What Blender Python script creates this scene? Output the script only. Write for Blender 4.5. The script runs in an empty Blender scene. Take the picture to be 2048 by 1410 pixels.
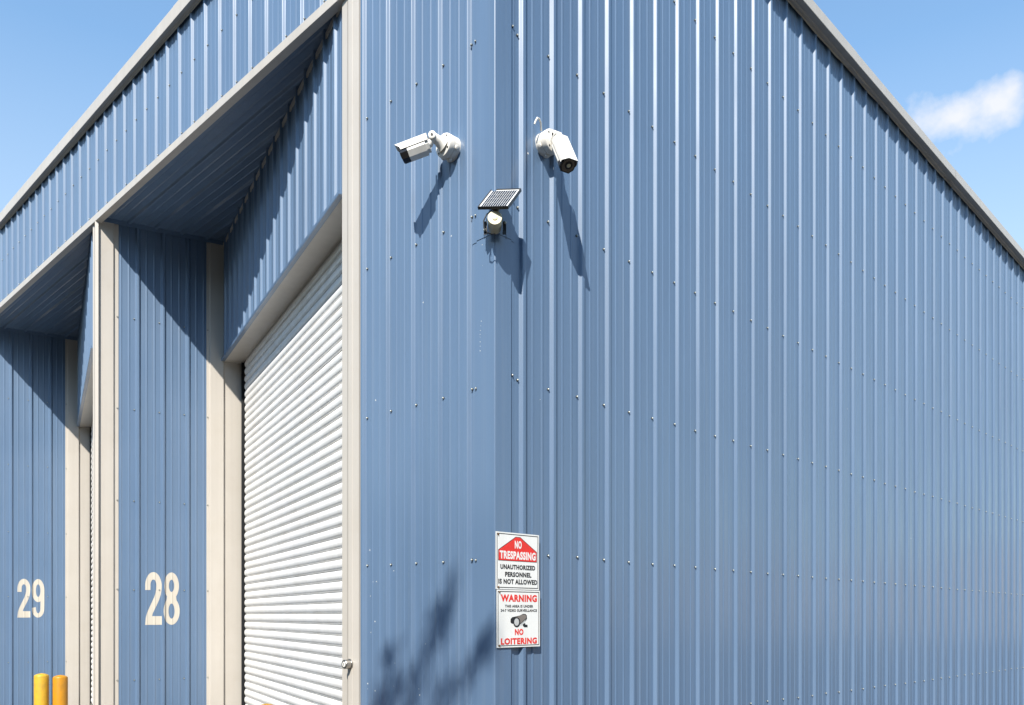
import bpy, bmesh, math, random
from mathutils import Vector, Matrix
random.seed(7)
sc = bpy.context.scene
COL = sc.collection
R = math.radians

# ------------------------------------------------------------------ helpers
def V(*a): return Vector(a)

def link(o, parent=None):
    COL.objects.link(o)
    if parent is not None: o.parent = parent
    return o

def tag(o, label=None, cat=None, group=None, kind=None):
    if label: o['label'] = label
    if cat: o['category'] = cat
    if group: o['group'] = group
    if kind: o['kind'] = kind
    return o

def thing(name, loc, label, cat, group=None):
    o = bpy.data.objects.new(name, None)
    o.empty_display_size = 0.2
    o.location = loc
    link(o)
    return tag(o, label, cat, group)

class MB:
    """collects world-space polygons"""
    def __init__(s): s.v = []; s.f = []; s.m = []
    def poly(s, pts, mi=0):
        n = len(s.v); s.v += [tuple(p) for p in pts]; s.f.append(tuple(range(n, n+len(pts)))); s.m.append(mi)
    def box(s, o, ax, ay, az, mi=0):
        o, ax, ay, az = Vector(o), Vector(ax), Vector(ay), Vector(az)
        c = [o, o+ax, o+ax+ay, o+ay, o+az, o+ax+az, o+ax+ay+az, o+ay+az]
        n = len(s.v); s.v += [tuple(p) for p in c]
        for q in ((0,3,2,1),(4,5,6,7),(0,1,5,4),(1,2,6,5),(2,3,7,6),(3,0,4,7)):
            s.f.append(tuple(n+i for i in q)); s.m.append(mi)
    def sweep(s, prof, a, b, u, w, closed=False, caps=False, mi=0, nseg=1, jit=None):
        """prof: list of (p,q) in directions u,w; swept from a to b"""
        a, b, u, w = Vector(a), Vector(b), Vector(u), Vector(w)
        n0 = len(s.v); m = len(prof)
        for k in range(nseg+1):
            c = a.lerp(b, k/nseg)
            for i, (p, q) in enumerate(prof):
                j = jit(k, i) if jit else (0, 0)
                s.v.append(tuple(c + u*(p+j[0]) + w*(q+j[1])))
        for k in range(nseg):
            for i in range(m if closed else m-1):
                j = (i+1) % m
                s.f.append((n0+k*m+i, n0+k*m+j, n0+(k+1)*m+j, n0+(k+1)*m+i)); s.m.append(mi)
        if caps:
            s.f.append(tuple(n0+i for i in range(m))); s.m.append(mi)
            s.f.append(tuple(n0+nseg*m+i for i in reversed(range(m)))); s.m.append(mi)
    def tube(s, pts, rad, n=12, caps=True, mi=0):
        pts = [Vector(p) for p in pts]
        rads = rad if isinstance(rad, (list, tuple)) else [rad]*len(pts)
        n0 = len(s.v); ref = None
        for k, p in enumerate(pts):
            d = (pts[min(k+1, len(pts)-1)] - pts[max(k-1, 0)])
            if d.length < 1e-9: d = pts[-1]-pts[0]
            d.normalize()
            if ref is None:
                ref = V(0,0,1) if abs(d.z) < .9 else V(1,0,0)
            e1 = (ref - d*ref.dot(d)).normalized(); ref = e1
            e2 = d.cross(e1)
            for i in range(n):
                t = 2*math.pi*i/n
                s.v.append(tuple(p + (e1*math.cos(t)+e2*math.sin(t))*rads[k]))
        for k in range(len(pts)-1):
            for i in range(n):
                j = (i+1) % n
                s.f.append((n0+k*n+i, n0+k*n+j, n0+(k+1)*n+j, n0+(k+1)*n+i)); s.m.append(mi)
        if caps:
            s.f.append(tuple(n0+i for i in reversed(range(n)))); s.m.append(mi)
            b = n0+(len(pts)-1)*n
            s.f.append(tuple(b+i for i in range(n))); s.m.append(mi)
    def build(s, name, mat, parent=None, smooth=None, kind=None, recalc=True):
        org = Vector(parent.matrix_world.translation) if False else None
        me = bpy.data.meshes.new(name)
        off = base_of(parent)
        me.from_pydata([(x-off.x, y-off.y, z-off.z) for x, y, z in s.v], [], s.f)
        for m in (mat if isinstance(mat, (list, tuple)) else [mat]): me.materials.append(m)
        for p, mi in zip(me.polygons, s.m): p.material_index = mi
        if recalc or smooth is not None:
            bm = bmesh.new(); bm.from_mesh(me)
            bmesh.ops.remove_doubles(bm, verts=bm.verts, dist=1e-5)
            if recalc: bmesh.ops.recalc_face_normals(bm, faces=bm.faces)
            if smooth is not None:
                for f in bm.faces: f.smooth = True
                for e in bm.edges:
                    if len(e.link_faces) != 2 or e.calc_face_angle(0) > R(smooth): e.smooth = False
            bm.to_mesh(me); bm.free()
        o = bpy.data.objects.new(name, me)
        link(o, parent)
        if kind: o['kind'] = kind
        return o

def base_of(parent):
    o = V(0,0,0); p = parent
    while p is not None:
        o += Vector(p.location); p = p.parent
    return o

# ------------------------------------------------------------------ materials
def new_mat(name):
    m = bpy.data.materials.new(name); m.use_nodes = True
    nt = m.node_tree; b = nt.nodes['Principled BSDF']
    return m, nt, b

def noise(nt, scale, detail=4, rough=.55, vec=None, stretch=None):
    tc = nt.nodes.new('ShaderNodeTexCoord')
    n = nt.nodes.new('ShaderNodeTexNoise'); n.inputs['Scale'].default_value = scale
    n.inputs['Detail'].default_value = detail; n.inputs['Roughness'].default_value = rough
    if stretch:
        mp = nt.nodes.new('ShaderNodeMapping'); mp.inputs['Scale'].default_value = stretch
        nt.links.new(tc.outputs['Object'], mp.inputs['Vector']); nt.links.new(mp.outputs['Vector'], n.inputs['Vector'])
    else:
        nt.links.new(tc.outputs['Object'], n.inputs['Vector'])
    return n.outputs['Fac']

def ramp(nt, fac, a, b, pa=.35, pb=.65):
    r = nt.nodes.new('ShaderNodeValToRGB')
    r.color_ramp.elements[0].position = pa; r.color_ramp.elements[0].color = (*a, 1)
    r.color_ramp.elements[1].position = pb; r.color_ramp.elements[1].color = (*b, 1)
    nt.links.new(fac, r.inputs['Fac']); return r.outputs['Color']

def mixc(nt, fac, a, b, mode='MIX'):
    m = nt.nodes.new('ShaderNodeMix'); m.data_type = 'RGBA'; m.blend_type = mode
    if isinstance(fac, float): m.inputs[0].default_value = fac
    else: nt.links.new(fac, m.inputs[0])
    for i, c in ((6, a), (7, b)):
        if isinstance(c, tuple): m.inputs[i].default_value = (*c, 1)
        else: nt.links.new(c, m.inputs[i])
    return m.outputs[2]

def math_n(nt, op, a, b=None, clamp=False):
    m = nt.nodes.new('ShaderNodeMath'); m.operation = op; m.use_clamp = clamp
    for i, c in ((0, a), (1, b)):
        if c is None: continue
        if isinstance(c, (int, float)): m.inputs[i].default_value = c
        else: nt.links.new(c, m.inputs[i])
    return m.outputs[0]

def painted(name, col, rough=.3, var=.08, streak=.06, bump=.0, specks=0., spec=.5, dirt=None, dirt_amt=.0, coat=0., panels=False, dscale=3.1):
    m, nt, b = new_mat(name)
    lo = tuple(c*(1-var) for c in col); hi = tuple(c*(1+var) for c in col)
    c = ramp(nt, noise(nt, .7, 2), lo, hi, .2, .8)
    if streak:
        s = ramp(nt, noise(nt, 1.0, 3, .6, stretch=(9, 9, .25)), (1-streak,)*3, (1+streak*.4,)*3)
        c = mixc(nt, 1.0, c, s, 'MULTIPLY')
    if panels:                                   # each sheet of three ribs has faded a little differently
        tc = nt.nodes.new('ShaderNodeTexCoord'); sx = nt.nodes.new('ShaderNodeSeparateXYZ'); nt.links.new(tc.outputs['Object'], sx.inputs[0])
        k = math_n(nt, 'FLOOR', math_n(nt, 'MULTIPLY', math_n(nt, 'ADD', math_n(nt, 'SUBTRACT', sx.outputs[1], sx.outputs[0]), .68), 1.0936))
        wn = nt.nodes.new('ShaderNodeTexWhiteNoise'); wn.noise_dimensions = '1D'; nt.links.new(k, wn.inputs['W'])
        c = mixc(nt, 1.0, c, ramp(nt, wn.outputs['Value'], (.955,.96,.965), (1.03,1.03,1.025), 0, 1), 'MULTIPLY')
        # dust and rain runs: long thin vertical streaks
        st = math_n(nt, 'MULTIPLY', ramp(nt, noise(nt, 1.0, 4, .6, stretch=(26, 26, .35)), (0,0,0), (1,1,1), .5, .85), .15)
        c = mixc(nt, st, c, (.30,.33,.35))
    if dirt_amt:
        d = math_n(nt, 'MULTIPLY', ramp(nt, noise(nt, dscale, 6, .65), (0,0,0), (1,1,1), .45, .8), dirt_amt)
        c = mixc(nt, d, c, dirt)
    if specks:
        sp = noise(nt, 22., 2, .5)
        sf = ramp(nt, sp, (0,0,0), (1,1,1), .775, .79)
        c = mixc(nt, math_n(nt, 'MULTIPLY', sf, specks), c, (.62,.63,.62))
    nt.links.new(c, b.inputs['Base Color'])
    rr = ramp(nt, noise(nt, 1.3, 2), (rough*.8,)*3, (rough*1.2,)*3, .2, .8)
    nt.links.new(rr, b.inputs['Roughness'])
    b.inputs['Specular IOR Level'].default_value = spec
    if coat:
        b.inputs['Coat Weight'].default_value = coat; b.inputs['Coat Roughness'].default_value = .17
    if bump:
        bp = nt.nodes.new('ShaderNodeBump'); bp.inputs['Strength'].default_value = 1.0
        bp.inputs['Distance'].default_value = bump
        nt.links.new(noise(nt, 1.6, 2, .5, stretch=(1.5,1.5,.55)), bp.inputs['Height'])
        nt.links.new(bp.outputs['Normal'], b.inputs['Normal'])
        if coat: nt.links.new(bp.outputs['Normal'], b.inputs['Coat Normal'])
    return m

def plain(name, col, rough=.5, metal=0., var=.06, spec=.5):
    m, nt, b = new_mat(name)
    c = ramp(nt, noise(nt, 14., 4), tuple(x*(1-var) for x in col), tuple(x*(1+var) for x in col))
    nt.links.new(c, b.inputs['Base Color'])
    b.inputs['Roughness'].default_value = rough; b.inputs['Metallic'].default_value = metal
    b.inputs['Specular IOR Level'].default_value = spec
    return m

BLUE   = painted('blue_painted_steel', (.097,.159,.256), .47, .04, .05, .0035, .0, spec=.6, coat=.6, panels=True)
BEIGE  = painted('beige_painted_trim', (.478,.440,.388), .40, .04, .05, .003, .0, dirt=(.36,.31,.24), dirt_amt=.22)
DOORW  = painted('white_door_slats', (.80,.785,.755), .34, .03, .04, .0, .0, dirt=(.50,.45,.37), dirt_amt=.35)
NUMW   = painted('cream_paint', (.52,.475,.40), .5, .05, .05)
CAMW   = plain('white_camera_shell', (.72,.69,.63), .38)
CAMD   = plain('dark_camera_glass', (.018,.016,.015), .12)
CAMB   = plain('brown_glass_and_bezel_sheen', (.16,.12,.085), .25)
DARK   = plain('black_rubber', (.012,.012,.013), .55)
STEEL  = plain('brushed_steel', (.40,.385,.36), .36, 1.0)
SCREWM = plain('galvanised_screw', (.44,.46,.42), .42, .35)
WASH   = plain('screw_washer', (.02,.02,.022), .6)
CREAM  = plain('cream_lamp_shell', (.66,.58,.38), .42)
CELL   = plain('solar_cell', (.012,.014,.022), .22)
CELLW  = plain('solar_backing', (.74,.74,.72), .3)
PFRAME = plain('black_panel_frame', (.03,.028,.026), .4)
SIGNW  = painted('white_sign_face', (.80,.785,.74), .45, .03, .05, .0, .0, dirt=(.5,.45,.36), dirt_amt=.15)
SIGNR  = plain('red_sign_ink', (.72,.028,.018), .5)
SIGNK  = plain('black_sign_ink', (.012,.012,.013), .5)
SIGNG  = plain('grey_brown_sign_ink', (.20,.17,.145), .5)
SIGNL  = plain('pale_grey_sign_ink', (.50,.50,.48), .5)
RUST   = plain('rusty_screw', (.13,.07,.03), .8, .2)
YELL   = painted('yellow_paint', (.56,.335,.022), .45, .08, .08, .002, .0, dirt=(.25,.15,.05), dirt_amt=.55, dscale=16.)
AMBER  = painted('amber_paint', (.50,.215,.003), .45, .08, .08, .002, .0, dirt=(.22,.12,.03), dirt_amt=.55, dscale=16.)
ROOFM  = painted('roof_sheet', (.45,.45,.44), .4)
INNER  = plain('dark_interior', (.05,.05,.05), .8)

# ------------------------------------------------------------------ ribbed sheet
RW, RT, RH = .032, .013, .026            # half base, half top, height of the main rib
def rib_points(c):
    """one main rib centred at c: (along, out) points with eased folds"""
    return [(c-RW-.004, 0), (c-RW+.001, .0012), (c-RW+.004, .0045),
            (c-RT-.004, RH-.0045), (c-RT-.001, RH-.0012), (c-RT+.003, RH),
            (c+RT-.003, RH), (c+RT+.001, RH-.0012), (c+RT+.004, RH-.0045),
            (c+RW-.004, .0045), (c+RW-.001, .0012), (c+RW+.004, 0)]
def minor_points(c):
    return [(c-.014, 0), (c-.006, .0042), (c+.006, .0042), (c+.014, 0)]

def profile(s0, s1, first, pitch=.3048, minors=True):
    pts = []
    k = math.floor((s0-first)/pitch)-1
    c = first+k*pitch
    while c < s1+pitch:
        pts += rib_points(c)
        if minors:
            pts += minor_points(c+pitch*.345)+minor_points(c+pitch*.655)
        c += pitch
    pts = [p for p in pts if s0+.001 < p[0] < s1-.001]
    def hh(s):
        return 0.
    return [(s0, pts[0][1] if pts else 0)] + pts + [(s1, pts[-1][1] if pts else 0)]

def prof_h(prof, s):
    for (a, ha), (b, hb) in zip(prof, prof[1:]):
        if a <= s <= b: return ha + (hb-ha)*(s-a)/max(b-a, 1e-9)
    return 0.

def sheet(mb, prof, P, d, n, z0, z1):
    """vertical ribbed sheet; z0,z1 numbers or functions of s"""
    P, d, n = Vector(P), Vector(d), Vector(n)
    f0 = z0 if callable(z0) else (lambda s: z0)
    f1 = z1 if callable(z1) else (lambda s: z1)
    n0 = len(mb.v)
    for s, h in prof:
        q = P + d*s + n*h
        mb.v.append((q.x, q.y, f0(s))); mb.v.append((q.x, q.y, f1(s)))
    for i in range(len(prof)-1):
        a = n0+2*i
        mb.f.append((a, a+2, a+3, a+1)); mb.m.append(0)

# ------------------------------------------------------------------ measurements (metres)
DL = V(-1,0,0); NF = V(0,-1,0)              # front wall runs to -x, faces -y
DS = V(0,1,0);  NS = V(1,0,0)               # side wall runs to +y, faces +x
AW = R(16.0)
DD = V(-math.cos(AW), math.sin(AW), 0)      # doors are set at an angle (saw-tooth bays)
DP = V(math.sin(AW), math.cos(AW), 0)       # return walls run this way
ND = -DP                                    # door wall normal
NP = V(math.cos(AW), -math.sin(AW), 0)      # return wall normal
PITCH_BAY = 5.66
AX = -1.71; BX = -7.30
LDOOR = (AX-BX)*math.cos(AW)
WRET = (AX-BX)*math.sin(AW)
Z_EAVE = 7.868; Z_SOF = 6.655; Z_FAS0, Z_FAS1 = 6.597, 6.680; Z_LINT = 5.065
F_FIRST, F_PITCH = .262, .3052
S_FIRST, S_PITCH = .252, .3048
FLEN, SLEN = 24.0, 24.0
rake = lambda y: Z_EAVE - .018 - .0508*y

# ------------------------------------------------------------------ ground
def ground():
    m, nt, b = new_mat('asphalt_yard')
    c = ramp(nt, noise(nt, .35, 6, .6), (.030,.029,.028), (.05,.048,.045))
    c = mixc(nt, .35, c, ramp(nt, noise(nt, 60., 3, .7), (.02,.02,.02), (.08,.077,.073)))
    nt.links.new(c, b.inputs['Base Color']); b.inputs['Roughness'].default_value = .85
    mb = MB(); S = 600
    mb.poly([(-S,-S,0),(S,-S,0),(S,S,0),(-S,S,0)])
    g = mb.build('ground', m); tag(g, kind='structure')
    m2, nt, b = new_mat('dry_grass_slope')
    c = ramp(nt, noise(nt, .05, 6, .6), (.34,.29,.225), (.46,.40,.32))
    nt.links.new(c, b.inputs['Base Color']); b.inputs['Roughness'].default_value = .95
    mb = MB(); rnd = random.Random(3); N = 60
    rows = []
    for i in range(N+1):
        a = R(25 + 62*i/N)                  # azimuth from +x, beyond the side wall
        row = []
        hb = 8.0 + 1.2*math.sin(i*.37) + .7*math.sin(i*1.13+1)
        for j, (r, h) in enumerate(((62, -.2), (70, .28), (80, .7), (92, 1.0), (112, 1.05), (150, .8), (200, -.2))):
            row.append((math.cos(a)*r+4, math.sin(a)*r-4, max(h*hb, -.3)+ (rnd.random()-.5)*.3))
        rows.append(row)
    for i in range(N):
        for j in range(6):
            mb.poly([rows[i][j], rows[i+1][j], rows[i+1][j+1], rows[i][j+1]])
    h = mb.build('hills', m2, smooth=60); tag(h, kind='structure')
ground()
def woods():
    m, nt, b = new_mat('woodland')
    c = ramp(nt, noise(nt, .8, 5, .7), (.03,.05,.02), (.09,.12,.05)); nt.links.new(c, b.inputs['Base Color']); b.inputs['Roughness'].default_value = .9
    rnd = random.Random(21); bm = bmesh.new()
    for i in range(95):
        a = R(196+i*1.55+rnd.uniform(-.8,.8)); r = rnd.uniform(40, 50); h = rnd.uniform(6.0, 8.6)
        M = Matrix.Translation((math.cos(a)*r, math.sin(a)*r, h*.52)) @ Matrix.Diagonal((rnd.uniform(2.0,3.2), rnd.uniform(2.0,3.2), h*.52, 1))
        g = bmesh.ops.create_icosphere(bm, subdivisions=3, radius=1, matrix=M)
        for v in g['verts']:
            c0 = Vector((M[0][3], M[1][3], M[2][3])); v.co = c0 + (v.co-c0)*rnd.uniform(.78, 1.12)
    for i in range(64):  # taller, nearer crowns out of view, added to cut sky light on the walls
        a = R(246+i*2.1+rnd.uniform(-1,1)); r = rnd.uniform(21, 27); h = rnd.uniform(10.5, 13.5)
        M = Matrix.Translation((math.cos(a)*r+2, math.sin(a)*r-2, h*.5)) @ Matrix.Diagonal((rnd.uniform(1.6,2.4), rnd.uniform(1.6,2.4), h*.5, 1))
        g = bmesh.ops.create_icosphere(bm, subdivisions=3, radius=1, matrix=M)
        for v in g['verts']:
            c0 = Vector((M[0][3], M[1][3], M[2][3])); v.co = c0 + (v.co-c0)*rnd.uniform(.75, 1.15)
    me = bpy.data.meshes.new('far_woods_and_sky_screen'); bm.to_mesh(me); bm.free(); me.materials.append(m)
    tag(link(bpy.data.objects.new('far_woods_and_sky_screen', me)), 'dark green belt of trees across the yard, mirrored in the front wall, plus taller unseen crowns added to dim the sky', 'woods', kind='stuff')
woods()

# ------------------------------------------------------------------ warehouse
WH = thing('warehouse', (0,0,0), 'blue ribbed metal warehouse with beige trim and white rolling doors, numbered 28 and 29', 'building')

# side wall
sp = profile(.14, SLEN, S_FIRST, S_PITCH)
mb = MB(); sheet(mb, sp, (0,0,0), DS, NS, 0, lambda s: rake(s)+.03)
side_wall = mb.build('side_wall', BLUE, WH, recalc=False)

# front wall: full-height strip by the corner, then the band above the door bays
fp = profile(.16, 1.56, F_FIRST, F_PITCH)
fb = profile(1.56, FLEN, F_FIRST, F_PITCH)
mb = MB()
sheet(mb, fp, (0,0,0), DL, NF, 0, Z_EAVE+.03)
sheet(mb, fb, (0,0,0), DL, NF, Z_FAS0+.03, Z_EAVE+.03)
front_wall = mb.build('front_wall', BLUE, WH, recalc=False)

# corner flashing: lower and upper piece, upper lapping over the lower at z 4.155
def flash(z0, z1, e):
    mb = MB(); p = .021+e
    # plan outline from the front flange round the corner to the side flange
    pl = [(-.212-e, -.0045-e), (-.165, -.0045-e), (-.158, -.0075-e), (-.156, -p), (p-.004, -p), (p, -p+.004),
          (p, .128), (.0075+e, .131), (.0045+e, .136), (.0045+e, .170+e)]
    n0 = len(mb.v)
    for x, y in pl:
        mb.v.append((x, y, z0)); mb.v.append((x, y, z1))
    for i in range(len(pl)-1):
        mb.f.append((n0+2*i, n0+2*i+2, n0+2*i+3, n0+2*i+1)); mb.m.append(0)
    # folded lower edge gives the lap a thickness
    if e:
        for i in range(len(pl)-1):
            (x1,y1),(x2,y2) = pl[i], pl[i+1]
            mb.poly([(x1,y1,z0),(x2,y2,z0),(x2*.9-.001,y2*.9+.001,z0),(x1*.9-.001,y1*.9+.001,z0)])
    return mb.build('corner_flashing', BLUE, WH, recalc=False)
flash(0, 4.30, 0); fl2 = flash(4.152, Z_EAVE+.03, .0035)

# closed shell behind: back, far ends, roof, so that no light leaks in
mb = MB()
mb.box((-FLEN, 2.6, 0), (0,-2.6+.05,0), (.04,0,0), (0,0,7.8))
mb.poly([(-FLEN, 0, 0), (-FLEN, SLEN, 0), (-FLEN, SLEN, rake(SLEN)), (-FLEN, 0, Z_EAVE)])
mb.poly([(-FLEN, SLEN, 0), (0, SLEN, 0), (0, SLEN, rake(SLEN)), (-FLEN, SLEN, rake(SLEN))])
mb.build('rear_wall', BLUE, WH, recalc=False)
mb = MB()
mb.sweep([(0, 0), (0, .04)], (-FLEN, -.06, Z_EAVE+.135), (.08, -.06, Z_EAVE+.135), (0,1,0), (0,0,1))
mb.poly([(-FLEN, -.06, Z_EAVE+.17), (.08, -.06, Z_EAVE+.17), (.08, SLEN, rake(SLEN)+.14), (-FLEN, SLEN, rake(SLEN)+.14)])
mb.build('roof', ROOFM, WH)

# eave trim along the front, rake trim down the side
def jitter(amp_list, seed):
    rnd = random.Random(seed); cache = {}
    def j(k, i):
        if i not in amp_list: return (0, 0)
        if (k, i//2) not in cache: cache[(k, i//2)] = (rnd.gauss(0, .35)*.5, rnd.gauss(0, 1))
        a = cache[(k, i//2)]; return (a[0]*amp_list[i], a[1]*amp_list[i])
    return j
ep = [(-.02, .165), (.088, .158), (.090, .154), (.090, .012), (.086, .008), (.052, .012), (.044, .004), (.029, .002), (.027, -.012), (.0245, -.012), (.0245, .03)]
mb = MB()
mb.sweep(ep, (-FLEN, 0, Z_EAVE), (.115, 0, Z_EAVE), NF, (0,0,1), nseg=90, jit=jitter({7:.001, 8:.0015, 9:.0015}, 4))
for a, c in ((-23.5,-20.3), (-17.2,-14.1), (-11.0,-7.9), (-4.8,-1.75)):   # every second length laps over its neighbours
    mb.sweep([(p+(.002 if p > .08 else 0), q-(.0015 if q < .02 else 0)+(.002 if q > .15 else 0)) for p, q in ep[:9]], (a, 0, Z_EAVE), (c, 0, Z_EAVE), NF, (0,0,1), nseg=10, jit=jitter({7:.001, 8:.0015}, int(-a)))
k = 0
while F_FIRST+k*F_PITCH < 14:           # little fixing screws in the trim, one per rib
    x = -(F_FIRST+k*F_PITCH); k += 1
    mb.tube([(x, -.036, Z_EAVE+.006), (x, -.036, Z_EAVE-.001)], .007, 8)
mb.build('eave_trim', BEIGE, WH)
rp = [(-.02, .128), (.126, .121), (.128, .117), (.128, .012), (.124, .008), (.066, .012), (.055, .004), (.029, .002), (.027, -.011), (.0245, -.011), (.0245, .03)]
mb = MB()
jr = jitter({7:.003, 8:.006, 9:.006, 6:.003}, 9)
mb.sweep(rp, (0, -.095, rake(-.095)), (0, SLEN, rake(SLEN)), NS, (0,0,1), nseg=78, jit=jr)
for a, c in ((2.2,5.25), (8.3,11.35), (14.4,17.4)):
    mb.sweep([(p+(.002 if p > .1 else 0), q-(.0015 if q < .02 else 0)+(.002 if q > .116 else 0)) for p, q in rp[:9]], (0, a, rake(a)), (0, c, rake(c)), NS, (0,0,1), nseg=10, jit=jitter({7:.002, 8:.005}, int(a)))
k = 0
while S_FIRST+k*S_PITCH < 16:
    y = S_FIRST+k*S_PITCH; k += 1
    mb.tube([(.038, y, rake(y)+.006), (.038, y, rake(y)-.001)], .0065, 8)
mb.build('rake_trim', BEIGE, WH)

# fascia trim over the bays
mb = MB()
mb.sweep([(.0, .090), (.026, .084), (.030, .083), (.030, .003), (.027, 0), (-.045, 0), (-.045, .075)],
         (-FLEN, 0, Z_FAS0), (-1.60, 0, Z_FAS0), NF, (0,0,1), caps=True)
mb.build('fascia_trim', BEIGE, WH)

def paint_chips(wall, pts, d, n, e, size, seed):
    rnd = random.Random(seed); mb = MB(); up = V(0,0,1); d, n = Vector(d), Vector(n)
    for p in pts:
        r = size*rnd.uniform(.5, 1.25); c = Vector(p)+n*e
        mb.poly([c + d*math.cos(a+rnd.uniform(-.3,.3))*r*rnd.uniform(.6,1) + up*math.sin(a)*r*rnd.uniform(.6,1.2) for a in (0, 1.2, 2.5, 3.7, 5.0)])
    mb.build('paint_chips', SIGNW, wall, recalc=False, kind='stuff')
CH = [(-1.405,2.153), (-1.366,1.904), (-1.320,1.907), (-1.398,1.797), (-1.339,1.600), (-1.392,1.515), (-.724,1.442), (-1.086,1.291), (-1.338,1.067), (-1.435,1.119), (-1.435,1.076), (-1.100,1.117), (-.800,1.114), (-.79,1.072), (-1.100,1.981), (-1.080,4.714), (-.44,4.282), (-.75,3.9), (-1.33,3.3)]
paint_chips(front_wall, [(x, 0, z) for x, z in CH], (1,0,0), NF, .0009, .0055, 2)
paint_chips(front_wall, [(x, -.021, z) for x, z in ((-.097,3.971), (-.10,4.11), (-.06,4.66), (-.121,3.52), (-.121,3.50), (-.121,3.47), (-.1205,3.41), (-.12,3.44), (-.118,3.545), (-.114,3.575), (-.110,3.605))], (1,0,0), NF, .0009, .0034, 3)
paint_chips(side_wall, [(0, y, z) for y, z in ((4.111,1.799), (4.108,1.770), (4.104,1.735), (4.100,1.700), (.31,4.806), (.43,3.143), (10.875,4.844), (5.3,3.9), (2.72,1.35), (7.1,2.6))], (0,1,0), NS, .0009, .007, 4)

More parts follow.
